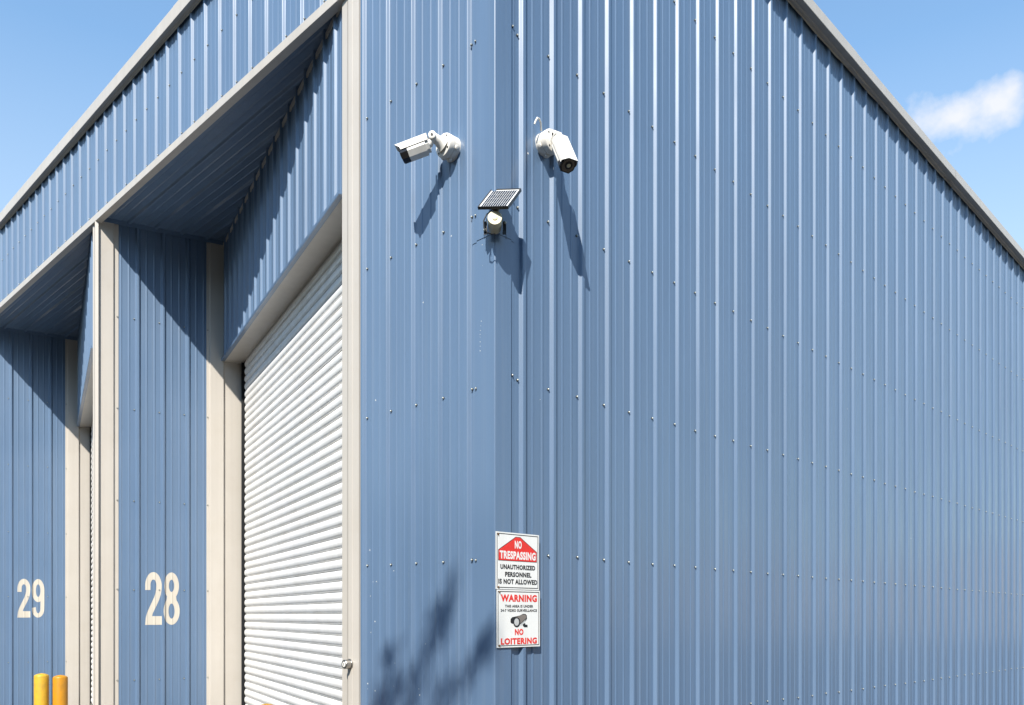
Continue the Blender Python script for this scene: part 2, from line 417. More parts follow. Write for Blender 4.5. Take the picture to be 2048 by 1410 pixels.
# one saw-tooth bay: nose post, soffit, header wall with lintel, return wall with its trims, jamb, rolling door
SLAT = .1
def bay(ox, number, nidx):
    A = V(AX+ox, 0, 0); B = V(BX+ox, 0, 0); I = A + DD*LDOOR
    jd = .25 if ox == 0 else .205; jw = .088 if ox == 0 else .03
    # nose post on the right of the bay
    mb = MB()
    xr = -1.516+ox if ox == 0 else -1.575+ox
    nl, nr = -1.659+ox+(.05 if ox else 0), -1.598+ox
    pl = [(nl-.012, -.004), (nl-.002, -.030), (nl+.002, -.032), (nr-.006, -.032), (nr, -.029)]
    pl += [(xr, .0)] if ox else [(xr-.012, -.0265), (xr, -.0265), (xr, .0)]
    n0 = len(mb.v)
    for x, y in pl: mb.v += [(x, y, 0), (x, y, Z_FAS0+.02 if ox else Z_FAS0+.075)]
    for i in range(len(pl)-1):
        mb.f.append((n0+2*i, n0+2*i+2, n0+2*i+3, n0+2*i+1)); mb.m.append(0)
    mb.build('corner_trim', BEIGE, WH)
    # soffit: ribbed sheet lying flat, ribs parallel to the front
    mb = MB()
    prof = profile(.0, 1.62, .355, .3048)
    n0 = 0
    for y, h in prof:
        # the sheet is cut to the triangle between front line, return wall and header wall
        t0 = y/math.tan(AW)                      # header wall line
        xa = A.x - t0 + .0; xb = B.x + y*math.tan(AW)
        if xa < xb: xa = xb
        mb.v += [(xa, y-.0, Z_SOF-h+.022), (xb, y-.0, Z_SOF-h+.022)]
    for i in range(len(prof)-1):
        mb.f.append((2*i, 2*i+1, 2*i+3, 2*i+2)); mb.m.append(0)
    mb.build('soffit', BLUE, WH, recalc=False)
    # header wall over the door
    hp = profile(.13, LDOOR, .30, .3048)
    mb = MB(); sheet(mb, hp, A, DD, ND, Z_LINT, Z_SOF+.03)
    hw = mb.build('header_wall', BLUE, WH, recalc=False)
    mb = MB()                                    # beige closure angle behind the rib crests
    mb.box(A+DD*.05+ND*.001+V(0,0,Z_SOF-.062), DD*(LDOOR-.05), ND*.0095, V(0,0,.05))
    mb.build('soffit_closure', BEIGE, hw)
    mb = MB()                                    # blue drip edge under the header sheet
    mb.sweep([(-.012, .004), (.029, .004), (.032, .0), (.032, -.004), (-.012, -.004)], A+DD*.12+V(0,0,Z_LINT), I+V(0,0,Z_LINT)-DD*.03, ND, (0,0,1), closed=True, caps=True)
    mb.sweep([(.024, .0), (.0325, .0), (.0325, .028), (.024, .034)], A+DD*.13+V(0,0,Z_LINT+.003), I+V(0,0,Z_LINT+.003)-DD*.03, ND, (0,0,1), closed=True, caps=True)
    mb.build('drip_edge', BLUE, hw)
    mb = MB()                                    # beige underside of the lintel
    def jl(k, i): 
        r = random.Random(k*7+i+nidx); return (0, r.gauss(0, .0035) if i in (1, 2) else 0)
    mb.sweep([(-.012, -.002), (-.10, .0), (-.19, -.004), (-.252, .002), (-.252, .05)], A+DD*.1+V(0,0,Z_LINT), I+V(0,0,Z_LINT), ND, (0,0,1), nseg=16, jit=jl)
    mb.build('lintel', BEIGE, WH, smooth=50)
    # right jamb, in the plane of the header
    mb = MB()
    mb.sweep([(0, .0), (jw, .018), (jw+.002, .016), (jw+.002, -.26)], A+V(0,0,0), A+V(0,0,Z_SOF+.02), DD, ND)
    jamb = mb.build('door_jamb', BEIGE, WH)
    # return wall with the painted number
    w0, w1 = .25, WRET-.215
    wp = profile(w0, w1, .481, .3048)
    mb = MB(); sheet(mb, wp, B, DP, NP, 0, Z_SOF+.02)
    rw_ = mb.build('return_wall', BLUE, WH, recalc=False)
    # its outer trim: broad beige face, step, screw flange
    mb = MB()
    mb.sweep([(-.01, .0), (.0, .026), (.004, .028), (.188, .028), (.195, .024), (.198, .006), (.200, .005), (.252, .005), (.253, 0)],
             B+V(0,0,0), B+V(0,0,Z_SOF-.03), DP, NP)
    mb.build('corner_trim', BEIGE, WH)
    # inner corner trim and left jamb
    mb = MB()
    mb.sweep([(WRET-.218, .0), (WRET-.217, .006), (WRET-.182, .008), (WRET-.178, .026), (WRET-.172, .030), (WRET-.004, .030), (WRET+.002, .026), (WRET+.012, .0), (WRET+jd, .0), (WRET+jd, -.3)],
             B, B+V(0,0,Z_SOF-.03), DP, NP)
    mb.build('door_jamb', BEIGE, WH)
    mb = MB()                                    # dark trim where soffit meets the return wall
    mb.sweep([(.03, -.035), (.034, -.035), (.034, .03), (.0, .03)], B+DP*.0+V(0,0,Z_SOF), B+DP*WRET+V(0,0,Z_SOF), NP, (0,0,1))
    mb.build('soffit_trim', BLUE, WH)
    # rolling door
    Dq = A + DP*jd
    mb = MB()
    slat = [(0, -.012), (.0065, -.012), (.008, .001), (.0125, .002), (.014, -.003), (.0165, -.002), (.018, .0035), (.021, .0065), (.028, .0093), (.037, .0118), (.046, .0133),
            (.055, .0138), (.065, .0127), (.075, .0103), (.084, .0070), (.091, .0035), (.0955, .0005), (.0965, -.011)]
    zz = 0.06; rs = random.Random(nidx)
    prof = []
    while zz < 5.25:
        dj = rs.gauss(0, .0012); tj = rs.gauss(0, .025)
        prof += [(zz+a*SLAT/.1, o+dj+(a-.05)*tj) for a, o in slat]; zz += SLAT
    mb.sweep([(o, z) for z, o in prof], Dq+DD*.05, Dq+DD*(LDOOR-.205), ND, (0,0,1))
    dn = thing_child('rolling_door', WH)
    cur = mb.build('door_curtain', DOORW, dn, smooth=40)
    mb = MB()                                    # dark guide channel
    mb.sweep([(-.03, .05), (-.03, -.05), (.03, -.05)], Dq+DD*(LDOOR-.03), Dq+DD*(LDOOR-.03)+V(0,0,5.3), ND, DD)
    mb.box(Dq+DD*(LDOOR-.21)-ND*.08, DD*.21, ND*.004, V(0,0,5.3))
    mb.build('guide_channel', DARK, dn)
    mb = MB(); mb.box(Dq+DD*.0-ND*.06, DD*LDOOR, -ND*.05, V(0,0,5.6)); mb.build('door_backing', INNER, dn)
    mb = MB(); mb.tube([Dq+DD*.1-ND*.13+V(0,0,5.32), Dq+DD*(LDOOR-.1)-ND*.13+V(0,0,5.32)], .2, 24)
    mb.build('door_roll', DOORW, dn, smooth=40)
    mb = MB(); mb.box(Dq+DD*.03-ND*.02+V(0,0,.0), DD*(LDOOR-.25), ND*.045, V(0,0,.058)); mb.build('bottom_bar', STEEL, dn)
    return dict(A=A, B=B, I=I, hp=hp, wp=wp, hw=hw, rw=rw_, jamb=jamb)

def thing_child(name, parent):
    o = bpy.data.objects.new(name, None); o.empty_display_size = .2
    return link(o, parent)

bays = [bay(0, '28', 1), bay(-PITCH_BAY, '29', 2), bay(-2*PITCH_BAY, '30', 3)]

# ------------------------------------------------------------------ painted numbers
def arc(cx, cy, rx, ry, a0, a1, n=22):
    return [(cx+rx*math.cos(R(a0+(a1-a0)*i/n)), cy+ry*math.sin(R(a0+(a1-a0)*i/n))) for i in range(n+1)]
def glyph_2():
    o = [(0,0), (.44,0), (.44,.165), (.185,.165)]
    o += [(.20,.215), (.25,.29), (.31,.375), (.37,.47), (.415,.57), (.435,.68)]
    o += arc(.22,.745,.217,.255, 0, 180, 26)
    o += [(0.003,.66), (.14,.66), (.142,.74)]
    o += arc(.22,.755,.078,.105, 180, 0, 18)
    o += [(.295,.68), (.275,.60), (.235,.52), (.175,.425), (.11,.325), (.055,.235), (.02,.15)]
    return [o]
def glyph_8():
    o = arc(.22,.262,.22,.262, 128, 412, 44) + arc(.22,.745,.20,.255, -52, 232, 44)
    return [o, arc(.22,.262,.083,.145, 0, 360, 26)[:-1], arc(.22,.745,.072,.118, 0, 360, 26)[:-1]]
def glyph_9():
    o = arc(.22,.70,.215,.30, 0, 285, 40)
    o += [(.30,.43), (.298,.30)] + arc(.22,.235,.076,.125, 0, -180, 16)
    o += [(.140,.27), (.008,.25)] + arc(.218,.235,.212,.237, 180, 360, 26)
    o += [(.434,.45)]
    return [o, arc(.22,.70,.078,.165, 0, 360, 26)[:-1]]
GL = {'2': glyph_2, '8': glyph_8, '9': glyph_9}

def fill_contours(conts):
    """2D curve -> triangles"""
    cu = bpy.data.curves.new('outline', 'CURVE'); cu.dimensions = '2D'; cu.fill_mode = 'BOTH'
    for c in conts:
        s = cu.splines.new('POLY'); s.points.add(len(c)-1); s.use_cyclic_u = True
        for p, (x, y) in zip(s.points, c): p.co = (x, y, 0, 1)
    return curve_tris(cu)
def curve_tris(cu):
    ob = bpy.data.objects.new('outline', cu); COL.objects.link(ob)
    dg = bpy.context.evaluated_depsgraph_get(); dg.update()
    me = bpy.data.meshes.new_from_object(ob.evaluated_get(dg))
    vs = [v.co.copy() for v in me.vertices]; fs = [tuple(p.vertices) for p in me.polygons]
    bpy.data.objects.remove(ob); bpy.data.meshes.remove(me); bpy.data.curves.remove(cu)
    return vs, fs

def paint_number(txt, wall, prof, P, d, n, s0, z0, hgt, wid):
    cw = wid*.475; gap = wid-2*cw
    bm = bmesh.new()
    for i, ch in enumerate(txt):
        vs, fs = fill_contours(GL[ch]())
        bv = [bm.verts.new((s0+i*(cw+gap)+v.x/.44*cw, z0+v.y*hgt, 0)) for v in vs]
        for f in fs:
            try: bm.faces.new([bv[k] for k in f])
            except ValueError: pass
    for s, h in prof:                            # cut along the folds of the sheet and lay it on them
        if s0-.1 < s < s0+wid+.1:
            bmesh.ops.bisect_plane(bm, geom=bm.verts[:]+bm.edges[:]+bm.faces[:], plane_co=(s,0,0), plane_no=(1,0,0), dist=1e-5)
    for v in bm.verts:
        s, z = v.co.x, v.co.y
        q = P + d*s + n*(prof_h(prof, s)+.0018)
        v.co = (q.x, q.y, z)
    bmesh.ops.recalc_face_normals(bm, faces=bm.faces)
    me = bpy.data.meshes.new('painted_number'); bm.to_mesh(me); bm.free(); me.materials.append(NUMW)
    o = bpy.data.objects.new('painted_number', me); link(o, wall)
    o['label'] = 'cream number %s painted on the blue return wall' % txt
    return o
paint_number('28', bays[0]['rw'], bays[0]['wp'], bays[0]['B'], DP, NP, .566, 1.522, .685, .420)
paint_number('29', bays[1]['rw'], bays[1]['wp'], bays[1]['B'], DP, NP, .575, 1.605, .685, .420)

# ------------------------------------------------------------------ screws in the sheets
def screw_mesh():
    mb = MB()
    mb.tube([(0,0,0), (0,0,.003)], .0095, 12, mi=1)
    mb.tube([(0,0,.003), (0,0,.0095), (0,0,.0115), (0,0,.0125)], [.0066,.0066,.005,.0025], 8, mi=0)
    me = bpy.data.meshes.new('screw'); me.from_pydata(mb.v, [], mb.f)
    me.materials.append(SCREWM); me.materials.append(WASH)
    for p, mi in zip(me.polygons, mb.m): p.material_index = mi
    return me
SCREW = screw_mesh()
CAMPOS = V(4.104,-3.897,1.65)
def put_screws(spots, wall, n, cap=90):
    n = Vector(n); rot = n.to_track_quat('Z', 'Y')
    spots = sorted(spots, key=lambda p: (Vector(p)-CAMPOS).length)
    for p in spots[:cap]:
        o = bpy.data.objects.new('screw', SCREW); o.location = p
        o.rotation_euler = rot.to_euler(); link(o, wall)
    if spots[cap:]:
        mb = MB(); M = rot.to_matrix()
        for p in spots[cap:]:
            n0 = len(mb.v)
            mb.v += [tuple(M @ v.co + Vector(p)) for v in SCREW.vertices]
            for f in SCREW.polygons:
                mb.f.append(tuple(n0+i for i in f.vertices)); mb.m.append(f.material_index)
        mb.build('screws', [SCREWM, WASH], wall, recalc=False, kind='stuff')
rj = random.Random(5)
J = lambda a=.004: rj.uniform(-a, a)
sp_ = []
for z0, z1 in ((.845,.80), (2.072,1.982), (3.232,3.164), (4.402,4.307), (5.565,5.472), (6.72,6.63)):
    k = 0
    while S_FIRST+k*S_PITCH < 20:
        y = S_FIRST+k*S_PITCH-.046; k += 1
        z = z0+(z1-z0)*y/11.7+J()
        if z < rake(y)-.15: sp_.append((.0005, y+J(.003), z))
    sp_.append((.005 if z0 < 4.1 else .0085, .152, z0+.022+J()))
put_screws(sp_, side_wall, NS, 95)
sp_ = []
for z0 in (.845, 2.022, 3.172, 4.332, 5.50):
    for k in range(5):
        sp_.append((-(F_FIRST-.046+k*F_PITCH)+J(.003), -.0005 if k else -.006 if z0 < 4.1 else -.009, z0+.002*k+J()))
    sp_.append((-.176, -.005 if z0 < 4.1 else -.0085, z0+J()))
for z0 in (6.728, 7.37):
    for k in range(0, 48):
        sp_.append((-(F_FIRST-.046+k*F_PITCH)+J(.003), -.0005 if k else -.009, z0+J()))
put_screws(sp_, front_wall, NF, 95)
for b in bays[:2]:
    sp_ = []
    for z0 in (.815, 1.975, 3.115, 4.29, 5.452):
        for k in range(3):
            q = b['B'] + DP*(.481-.047+k*.3048+J(.003)) + NP*.0005; sp_.append((q.x, q.y, z0+J()))
        q = b['B'] + DP*.238 + NP*.005; sp_.append((q.x, q.y, z0+J()))
        q = b['B'] + DP*(WRET-.203) + NP*.0065; sp_.append((q.x, q.y, z0+J()))
    put_screws(sp_, b['rw'], NP)
    sp_ = []
    for k in range(17):
        q = b['A'] + DD*(.30+.047+k*.3048) + ND*.0005
        sp_.append((q.x, q.y, 5.86+J()))
    put_screws(sp_, b['hw'], ND)

# key switch on the nose post of bay 28
mb = MB()
kc = V(-1.632, -.032, 1.262)
mb.tube([kc, kc+V(0,-.006,0), kc+V(0,-.0061,0), kc+V(0,-.052,0), kc+V(0,-.056,0)], [.042,.042,.036,.036,.033], 28)
lock = mb.build('key_switch', STEEL, WH, smooth=35)
mb = MB(); mb.tube([kc+V(0,-.0555,0), kc+V(0,-.0575,0)], [.022,.020], 20); mb.build('key_plate', CAMW, lock)
mb = MB(); mb.box(kc+V(-.003,-.0585,-.011), (.006,0,0), (0,.002,0), (0,0,.022)); mb.build('key_slot', DARK, lock)

# ------------------------------------------------------------------ bollards
def bollard(x, y, z, mat, label):
    t = thing('bollard', (x, y, 0), label, 'bollard', 'yellow steel bollards in front of the doors')
    mb = MB(); mb.tube([(x,y,0), (x,y,z-.022), (x,y,z-.016)], [.084,.084,.082], 32); mb.build('post', mat, t, smooth=40)
    mb = MB(); mb.tube([(x,y,z-.017), (x,y,z-.012), (x,y,z-.004), (x,y,z+.008), (x,y,z+.014)], [.0815,.080,.070,.040,.006], 32); mb.build('domed_cap', mat, t, smooth=50)
    mb = MB(); mb.tube([(x,y,.002), (x,y,.02), (x,y,.05)], [.14,.13,.085], 24); mb.build('concrete_footing', ROOFM, t)
bollard(-7.403, -.604, .925, YELL, 'pale yellow bollard on the far left, below the number 29')
bollard(-7.242, -.441, .905, AMBER, 'deeper amber bollard right beside the pale yellow one, against the beige trim')
bollard(-2.189, -.449, .925, AMBER, 'bollard in front of the white rolling door, only its top rim in view')

# ------------------------------------------------------------------ security cameras
def frame_from(axis, roll=0.):
    a = Vector(axis).normalized()
    r = a.cross(V(0,0,1)).normalized(); u = r.cross(a).normalized()
    c, s = math.cos(roll), math.sin(roll)
    return a, r*c+u*s, u*c-r*s
def ngon_body(mb, o, a, r, u, sec, l0, l1, mi=0, caps=True):
    n0 = len(mb.v); m = len(sec)
    for l, k in ((l0, 1.), (l1, 1.)):
        for x, y in sec: mb.v.append(tuple(o + a*l + r*x*k + u*y*k))
    for i in range(m):
        j = (i+1) % m
        mb.f.append((n0+i, n0+j, n0+m+j, n0+m+i)); mb.m.append(mi)
    if caps:
        mb.f.append(tuple(n0+i for i in reversed(range(m)))); mb.m.append(mi)
        mb.f.append(tuple(n0+m+i for i in range(m))); mb.m.append(mi)

def bullet_camera(base, n, knuckle, rear, axis, roll, length, label, stub=None):
    t = thing('security_camera', base, label, 'camera')
    base, n, K, Rr = Vector(base), Vector(n), Vector(knuckle), Vector(rear)
    up = V(0,0,1)
    # round junction box: back ring, drum, rounded cover
    mb = MB()
    mb.tube([base-n*.02, base+n*.030, base+n*.0301, base+n*.034, base+n*.0341, base+n*.062, base+n*.072, base+n*.076],
            [.080,.080,.077,.077,.081,.081,.076,.062], 40)
    jb = mb.build('junction_box', CAMW, t, smooth=32)
    side = n.cross(up)
    for ang in (200, 270, 330):                  # conduit plugs round the rim
        d = side*math.cos(R(ang)) + up*math.sin(R(ang))
        mb = MB(); mb.tube([base+n*.012+d*.072, base+n*.012+d*.090, base+n*.012+d*.092], [.017,.017,.013], 16); mb.build('conduit_plug', CAMW, jb, smooth=40)
    for ang in (40, 130, 215, 310):
        d = side*math.cos(R(ang)) + up*math.sin(R(ang))
        mb = MB(); mb.tube([base+n*.072+d*.062, base+n*.0775+d*.062], .006, 10); mb.build('cover_screw', DARK, jb)
    # bracket: cone foot, arm, knuckle
    mb = MB()
    p0 = base+n*.072
    mb.tube([p0, p0+(K-p0)*.18, p0+(K-p0)*.5, K], [.056,.042,.034,.030], 24)
    mb.build('bracket_arm', CAMW, t, smooth=45)
    ax, r, u = frame_from(axis, roll)
    mb = MB(); mb.tube([K-r*.030, K-r*.027, K+r*.027, K+r*.030], [.020,.026,.026,.020], 20)
    kn = mb.build('knuckle', CAMW, t, smooth=40)
    mb = MB(); mb.tube([K, K.lerp(Rr, .5), Rr, Rr+ax*.02], [.022,.02,.024,.03], 20); mb.build('swivel', CAMW, t, smooth=45)
    mb = MB(); mb.tube([K+r*.030, K+r*.034], .009, 10); mb.tube([K-r*.034, K-r*.030], .009, 10); mb.build('clamp_screw', DARK, kn)
    # body
    o = Rr
    sec = [(x*1.2, y*1.2) for x, y in ((-.026,.044), (.026,.044), (.044,.014), (.046,-.018), (.026,-.046), (-.026,-.046), (-.046,-.018), (-.044,.014))]
    mb = MB()
    ngon_body(mb, o, ax, r, u, [(x*.82,y*.82) for x, y in sec], .006, .03)
    ngon_body(mb, o, ax, r, u, sec, .028, length-.058)
    body = mb.build('camera_body', CAMW, t)
    mb = MB()
    ngon_body(mb, o, ax, r, u, [(x*.99,y*.99) for x, y in sec], length-.0585, length-.012)
    ngon_body(mb, o, ax, r, u, [(x*.93,y*.93) for x, y in sec], length-.0125, length-.006)
    for f in (0, 1, 7): mb.m[f] = 1  # upper facets brown: the sun's reflection painted into the tinted plastic
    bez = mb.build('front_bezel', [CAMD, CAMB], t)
    mb = MB()                                    # brown tinted window of the face
    c = o+ax*(length-.006)
    mb.sweep([(x*.78, y*.80) for x, y in sec], c, c+ax*.0015, r, u, closed=True, caps=True)
    mb.build('tinted_window', CAMB, bez)
    mb = MB(); mb.tube([c+ax*.0015+u*.002, c+ax*.006+u*.002, c+ax*.0065+u*.002], [.026,.026,.021], 28); mb.build('lens_ring', CAMD, bez, smooth=40)
    mb = MB(); mb.tube([c+ax*.0066+u*.002, c+ax*.0085+u*.002, c+ax*.0095+u*.002], [.0135,.011,.004], 20); mb.build('lens', CREAM, bez, smooth=60)
    # sun shield wrapped over the top, drawn out to a peak in front
    e = .006
    ss = [(x*1.2, y*1.2) for x, y in ((-.0475,.000), (-.0475,.0155), (-.028,.0475), (.028,.0475), (.0475,.0155), (.0475,.000))]
    mb = MB(); n0 = 0; m = len(ss)
    for th in (0, .0022):
        for l, gx in ((.004, (0,0,0,0,0,0)), (length-.012, (-.004,.0,.030,.030,.0,-.004))):
            for (x, y), g in zip(ss, gx):
                k = 1+th/.05
                mb.v.append(tuple(o + ax*(l+g) + r*x*k + u*y*k))
    for th in (0, 1):
        b0 = th*2*m
        for i in range(m-1):
            mb.f.append((b0+i, b0+i+1, b0+m+i+1, b0+m+i)); mb.m.append(0)
    for i in range(m-1):
        mb.f.append((i, i+1, 2*m+i+1, 2*m+i)); mb.m.append(0)
        mb.f.append((m+i, m+i+1, 3*m+i+1, 3*m+i)); mb.m.append(0)
    for i in (0, m-1):
        mb.f.append((i, m+i, 3*m+i, 2*m+i)); mb.m.append(0)
    mb.build('sun_shield', CAMW, t)
    mb = MB()                                    # small service hatch on the flank, dark slot
    for sgn in (1, -1):
        q = o+ax*.085+r*sgn*.0375-u*.031
        nn = (r*sgn*.85-u*.55).normalized(); w = ax; h = nn.cross(ax)
        mb.box(q+nn*.0015-w*.018-h*.008, w*.036, h*.016, nn*.002)
    mb.build('service_hatch', SIGNL, body)
    if stub:
        mb = MB(); mb.tube(stub, .0065, 10); mb.build('cable_stub', CAMW, t, smooth=60)
    return t

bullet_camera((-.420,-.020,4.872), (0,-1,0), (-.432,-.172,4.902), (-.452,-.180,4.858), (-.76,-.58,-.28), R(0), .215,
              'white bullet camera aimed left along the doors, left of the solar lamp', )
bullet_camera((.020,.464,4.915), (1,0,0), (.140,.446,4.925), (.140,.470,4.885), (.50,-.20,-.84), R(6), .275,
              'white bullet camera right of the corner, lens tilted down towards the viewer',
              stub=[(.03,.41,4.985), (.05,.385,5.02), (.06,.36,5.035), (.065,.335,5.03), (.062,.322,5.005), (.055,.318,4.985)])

# ------------------------------------------------------------------ solar lamp on the corner
SL = thing('solar_lamp', (.02,-.02,4.15), 'small solar panel over a round cream lamp, on the corner between two cameras', 'solar lamp')
f0 = V(.7071,-.7071,0); s0 = V(.7071,.7071,0)       # out from the corner, and to the right
fc = V(.128,-.123,4.183)                            # centre of the round front
ax = V(.72,-.69,.06).normalized()
mb = MB()
mb.tube([fc-ax*.135, fc-ax*.130, fc-ax*.010, fc-ax*.004, fc], [.040,.043,.047,.0465,.044], 40)
can = mb.build('lamp_housing', CREAM, SL, smooth=35)
mb = MB(); mb.tube([fc-ax*.0005, fc+ax*.004, fc+ax*.005], [.017,.0165,.013], 24); mb.build('front_boss', CREAM, can, smooth=40)
mb = MB()                                            # dark U-bracket: wings each side and a back plate over the corner
for sg in (-1, 1):
    w = s0*sg
    q = fc-ax*.105+w*.05-V(0,0,.055)
    mb.box(q, w*.004, f0*.045, V(0,0,.085))
    mb.box(q-w*.0, w*.022, f0*-.004, V(0,0,.085))
    mb.box(q+w*.02, w*.003, f0*-.07, V(0,0,.085))
mb.box(fc-ax*.05-s0*.012+V(0,0,.045), s0*.024, -f0*.03, V(0,0,.035))
mb.build('bracket', PFRAME, SL)
for sg in (-1, 1):
    q = fc-ax*.10+s0*sg*.066-V(0,0,.03*(1 if sg < 0 else -.6))
    mb = MB(); mb.tube([q, q+f0*.010, q+f0*.014], [.009,.009,.005], 10); mb.build('bracket_bolt', SCREWM, SL, smooth=50)
pBL, pBR, pTR = V(.038,-.190,4.257), V(.235,-.110,4.221), V(.165,.053,4.415)
w = (pBR-pBL); wl = w.length; w.normalize()
h = (pTR-pBR); h = h - w*h.dot(w)*.55; hl = h.length; h.normalize()
nn = w.cross(h).normalized()
pc = pBL
def P3(a, b, c=0): return pc + w*a*wl + h*b*hl + nn*c
mb = MB()
mb.box(P3(0,0,-.016), w*wl, h*hl, nn*.012)
mb.box(P3(0,0,-.004), w*wl, h*.006, nn*.007); mb.box(P3(0,1,-.004)-h*.006, w*wl, h*.006, nn*.007)
mb.box(P3(0,0,-.004)+h*.006, w*.006, h*(hl-.012), nn*.007); mb.box(P3(1,0,-.004)-w*.006+h*.006, w*.006, h*(hl-.012), nn*.007)
pan = mb.build('panel_frame', PFRAME, SL)
mb = MB(); mb.box(P3(.028,.026,-.0039), w*wl*.944, h*hl*.948, nn*.0015); mb.build('panel_backing', CELLW, pan)
mb = MB()
nc, nr = 11, 4
for i in range(nc):
    for j in range(nr):
        a0 = .085+.83*i/nc; b0 = .06+.88*j/nr
        mb.box(P3(a0, b0, -.0023), w*wl*.83/nc*.80, h*hl*.88/nr*.955, nn*.0006)
mb.build('solar_cells', CELL, pan)
mb = MB(); cm = P3(.5,.42,-.016)
mb.tube([cm, cm-nn*.03, fc-ax*.055+V(0,0,.05)], [.014,.012,.012], 12); mb.build('panel_stalk', PFRAME, SL, smooth=50)
mb = MB()
c0 = fc-ax*.03
mb.tube([cm-nn*.01, c0-s0*.02+V(0,0,.062), c0-s0*.052+V(0,0,.035), c0-s0*.072-V(0,0,.005), c0-s0*.070-V(0,0,.05), c0-s0*.05-V(0,0,.08), c0-s0*.02-V(0,0,.09), c0-ax*.06-V(0,0,.06)], .0042, 8)
mb.build('power_cable', DARK, SL, smooth=70)

# ------------------------------------------------------------------ signs
def text_tris(body, bold):
    cu = bpy.data.curves.new('outline', 'FONT'); cu.body = body; cu.offset = bold; cu.fill_mode = 'BOTH' if hasattr(cu, 'fill_mode') else 'FRONT'
    cu.resolution_u = 4; cu.space_character = 1.0+bold*2.2
    return curve_tris(cu)
def sign(name, label, z0, z1, y0, y1, xo):
    t = thing(name, (xo, (y0+y1)/2, (z0+z1)/2), label, 'sign')
    W, H = y1-y0, z1-z0
    def Q(u, v, lay): return (xo+.002+lay*.0004, y0+u*W, z1-v*H)      # u across, v down
    mb = MB(); mb.box((xo, y0, z0), (.002,0,0), (0,W,0), (0,0,H)); board = mb.build('sign_board', SIGNW, t)
    def poly(nm, pts, mat, lay):
        mb = MB(); mb.poly([Q(u, v, lay) for u, v in pts]); o = mb.build(nm, mat, t, recalc=False); return o
    def border(l):
        mb = MB(); a = .022; b = .022*W/H; e = .013; g = .013*W/H
        mb.poly([Q(a,b,l),Q(1-a,b,l),Q(1-a,b+g,l),Q(a,b+g,l)]); mb.poly([Q(a,1-b-g,l),Q(1-a,1-b-g,l),Q(1-a,1-b,l),Q(a,1-b,l)])
        mb.poly([Q(a,b+g,l),Q(a+e,b+g,l),Q(a+e,1-b-g,l),Q(a,1-b-g,l)]); mb.poly([Q(1-a-e,b+g,l),Q(1-a,b+g,l),Q(1-a,1-b-g,l),Q(1-a-e,1-b-g,l)])
        mb.build('border_line', SIGNK, t, recalc=False)
    def text(s, u0, u1, v0, v1, mat, lay, bold=.02, serif=False):
        vs, fs = text_tris(s, bold)
        x0, x1 = min(v.x for v in vs), max(v.x for v in vs); b0, b1 = min(v.y for v in vs), max(v.y for v in vs)
        mb = MB()
        mb.v = [Q(u0+(v.x-x0)/(x1-x0)*(u1-u0), v1-(v.y-b0)/(b1-b0)*(v1-v0), lay) for v in vs]
        mb.f = fs; mb.m = [0]*len(fs)
        o = mb.build('lettering', mat, t, recalc=False)
        return o
    def rivet(u, v):
        mb = MB(); q = Vector(Q(u, v, 0)); mb.tube([q, q+V(.003,0,0), q+V(.0045,0,0)], [.0075,.0065,.003], 10); mb.build('fixing_screw', RUST, t, smooth=50)
        mb = MB(); mb.poly([Q(u-.004,v+.012,1.2),Q(u+.008,v+.008,1.2),Q(u+.016,v+.032,1.2),Q(u+.022,v+.055,1.2),Q(u+.014,v+.05,1.2),Q(u+.006,v+.03,1.2)]); mb.build('rust_stain', RUST, t, recalc=False)
    return t, border, text, poly, rivet
t, border, text, poly, rivet = sign('warning_sign', 'upper of two white signs, red house shape reading NO TRESPASSING over black lettering', 1.8205, 2.198, -.020, .390, .0265)
border(1)
poly('house_outline', [(.052,.312),(.445,.066),(.555,.066),(.948,.312),(.948,.502),(.052,.502)], SIGNK, 1)
poly('house_symbol', [(.063,.318),(.449,.076),(.551,.076),(.937,.318),(.937,.492),(.063,.492)], SIGNR, 2)
text('NO', .425,.585,.135,.275, SIGNW, 3, .045); text('TRESPASSING', .085,.915,.325,.468, SIGNW, 3, .045)
text('UNAUTHORIZED', .10,.905,.562,.648, SIGNK, 2, .05); text('PERSONNEL', .205,.815,.692,.780, SIGNK, 2, .05); text('IS NOT ALLOWED', .055,.955,.818,.908, SIGNK, 2, .05)
for q in ((.055,.045),(.06,.965)): rivet(*q)
t, border, text, poly, rivet = sign('warning_sign', 'lower of two white signs, red WARNING and NO LOITERING around a drawn camera', 1.435, 1.8165, -.012, .398, .0275)
border(1)
text('WARNING', .085,.925,.078,.205, SIGNR, 2, .05)
text('THIS AREA IS UNDER', .18,.835,.258,.306, SIGNK, 2, .04); text('24-7 VIDEO SURVEILLANCE', .085,.925,.333,.382, SIGNK, 2, .04)
text('NO', .405,.605,.680,.790, SIGNR, 2, .05); text('LOITERING', .09,.925,.838,.952, SIGNR, 2, .05)
poly('camera_hood', [(.305,.55),(.31,.505),(.345,.475),(.52,.445),(.60,.415),(.655,.418),(.685,.445),(.69,.50),(.66,.545),(.53,.60),(.42,.585),(.345,.59),(.315,.575)], SIGNK, 1)
poly('camera_barrel', [(.42,.475),(.60,.428),(.65,.432),(.672,.458),(.668,.49),(.54,.585),(.51,.53),(.46,.49)], SIGNG, 2)
poly('camera_highlight', [(.535,.60),(.66,.515),(.645,.55),(.54,.63)], SIGNL, 2)
poly('camera_rim', [(.45+.082*math.cos(R(a)), .565+.088*math.sin(R(a))) for a in range(0,360,15)], SIGNK, 2.5)
poly('camera_lens', [(.445+.056*math.cos(R(a)), .56+.064*math.sin(R(a))) for a in range(0,360,15)], SIGNL, 3.2)
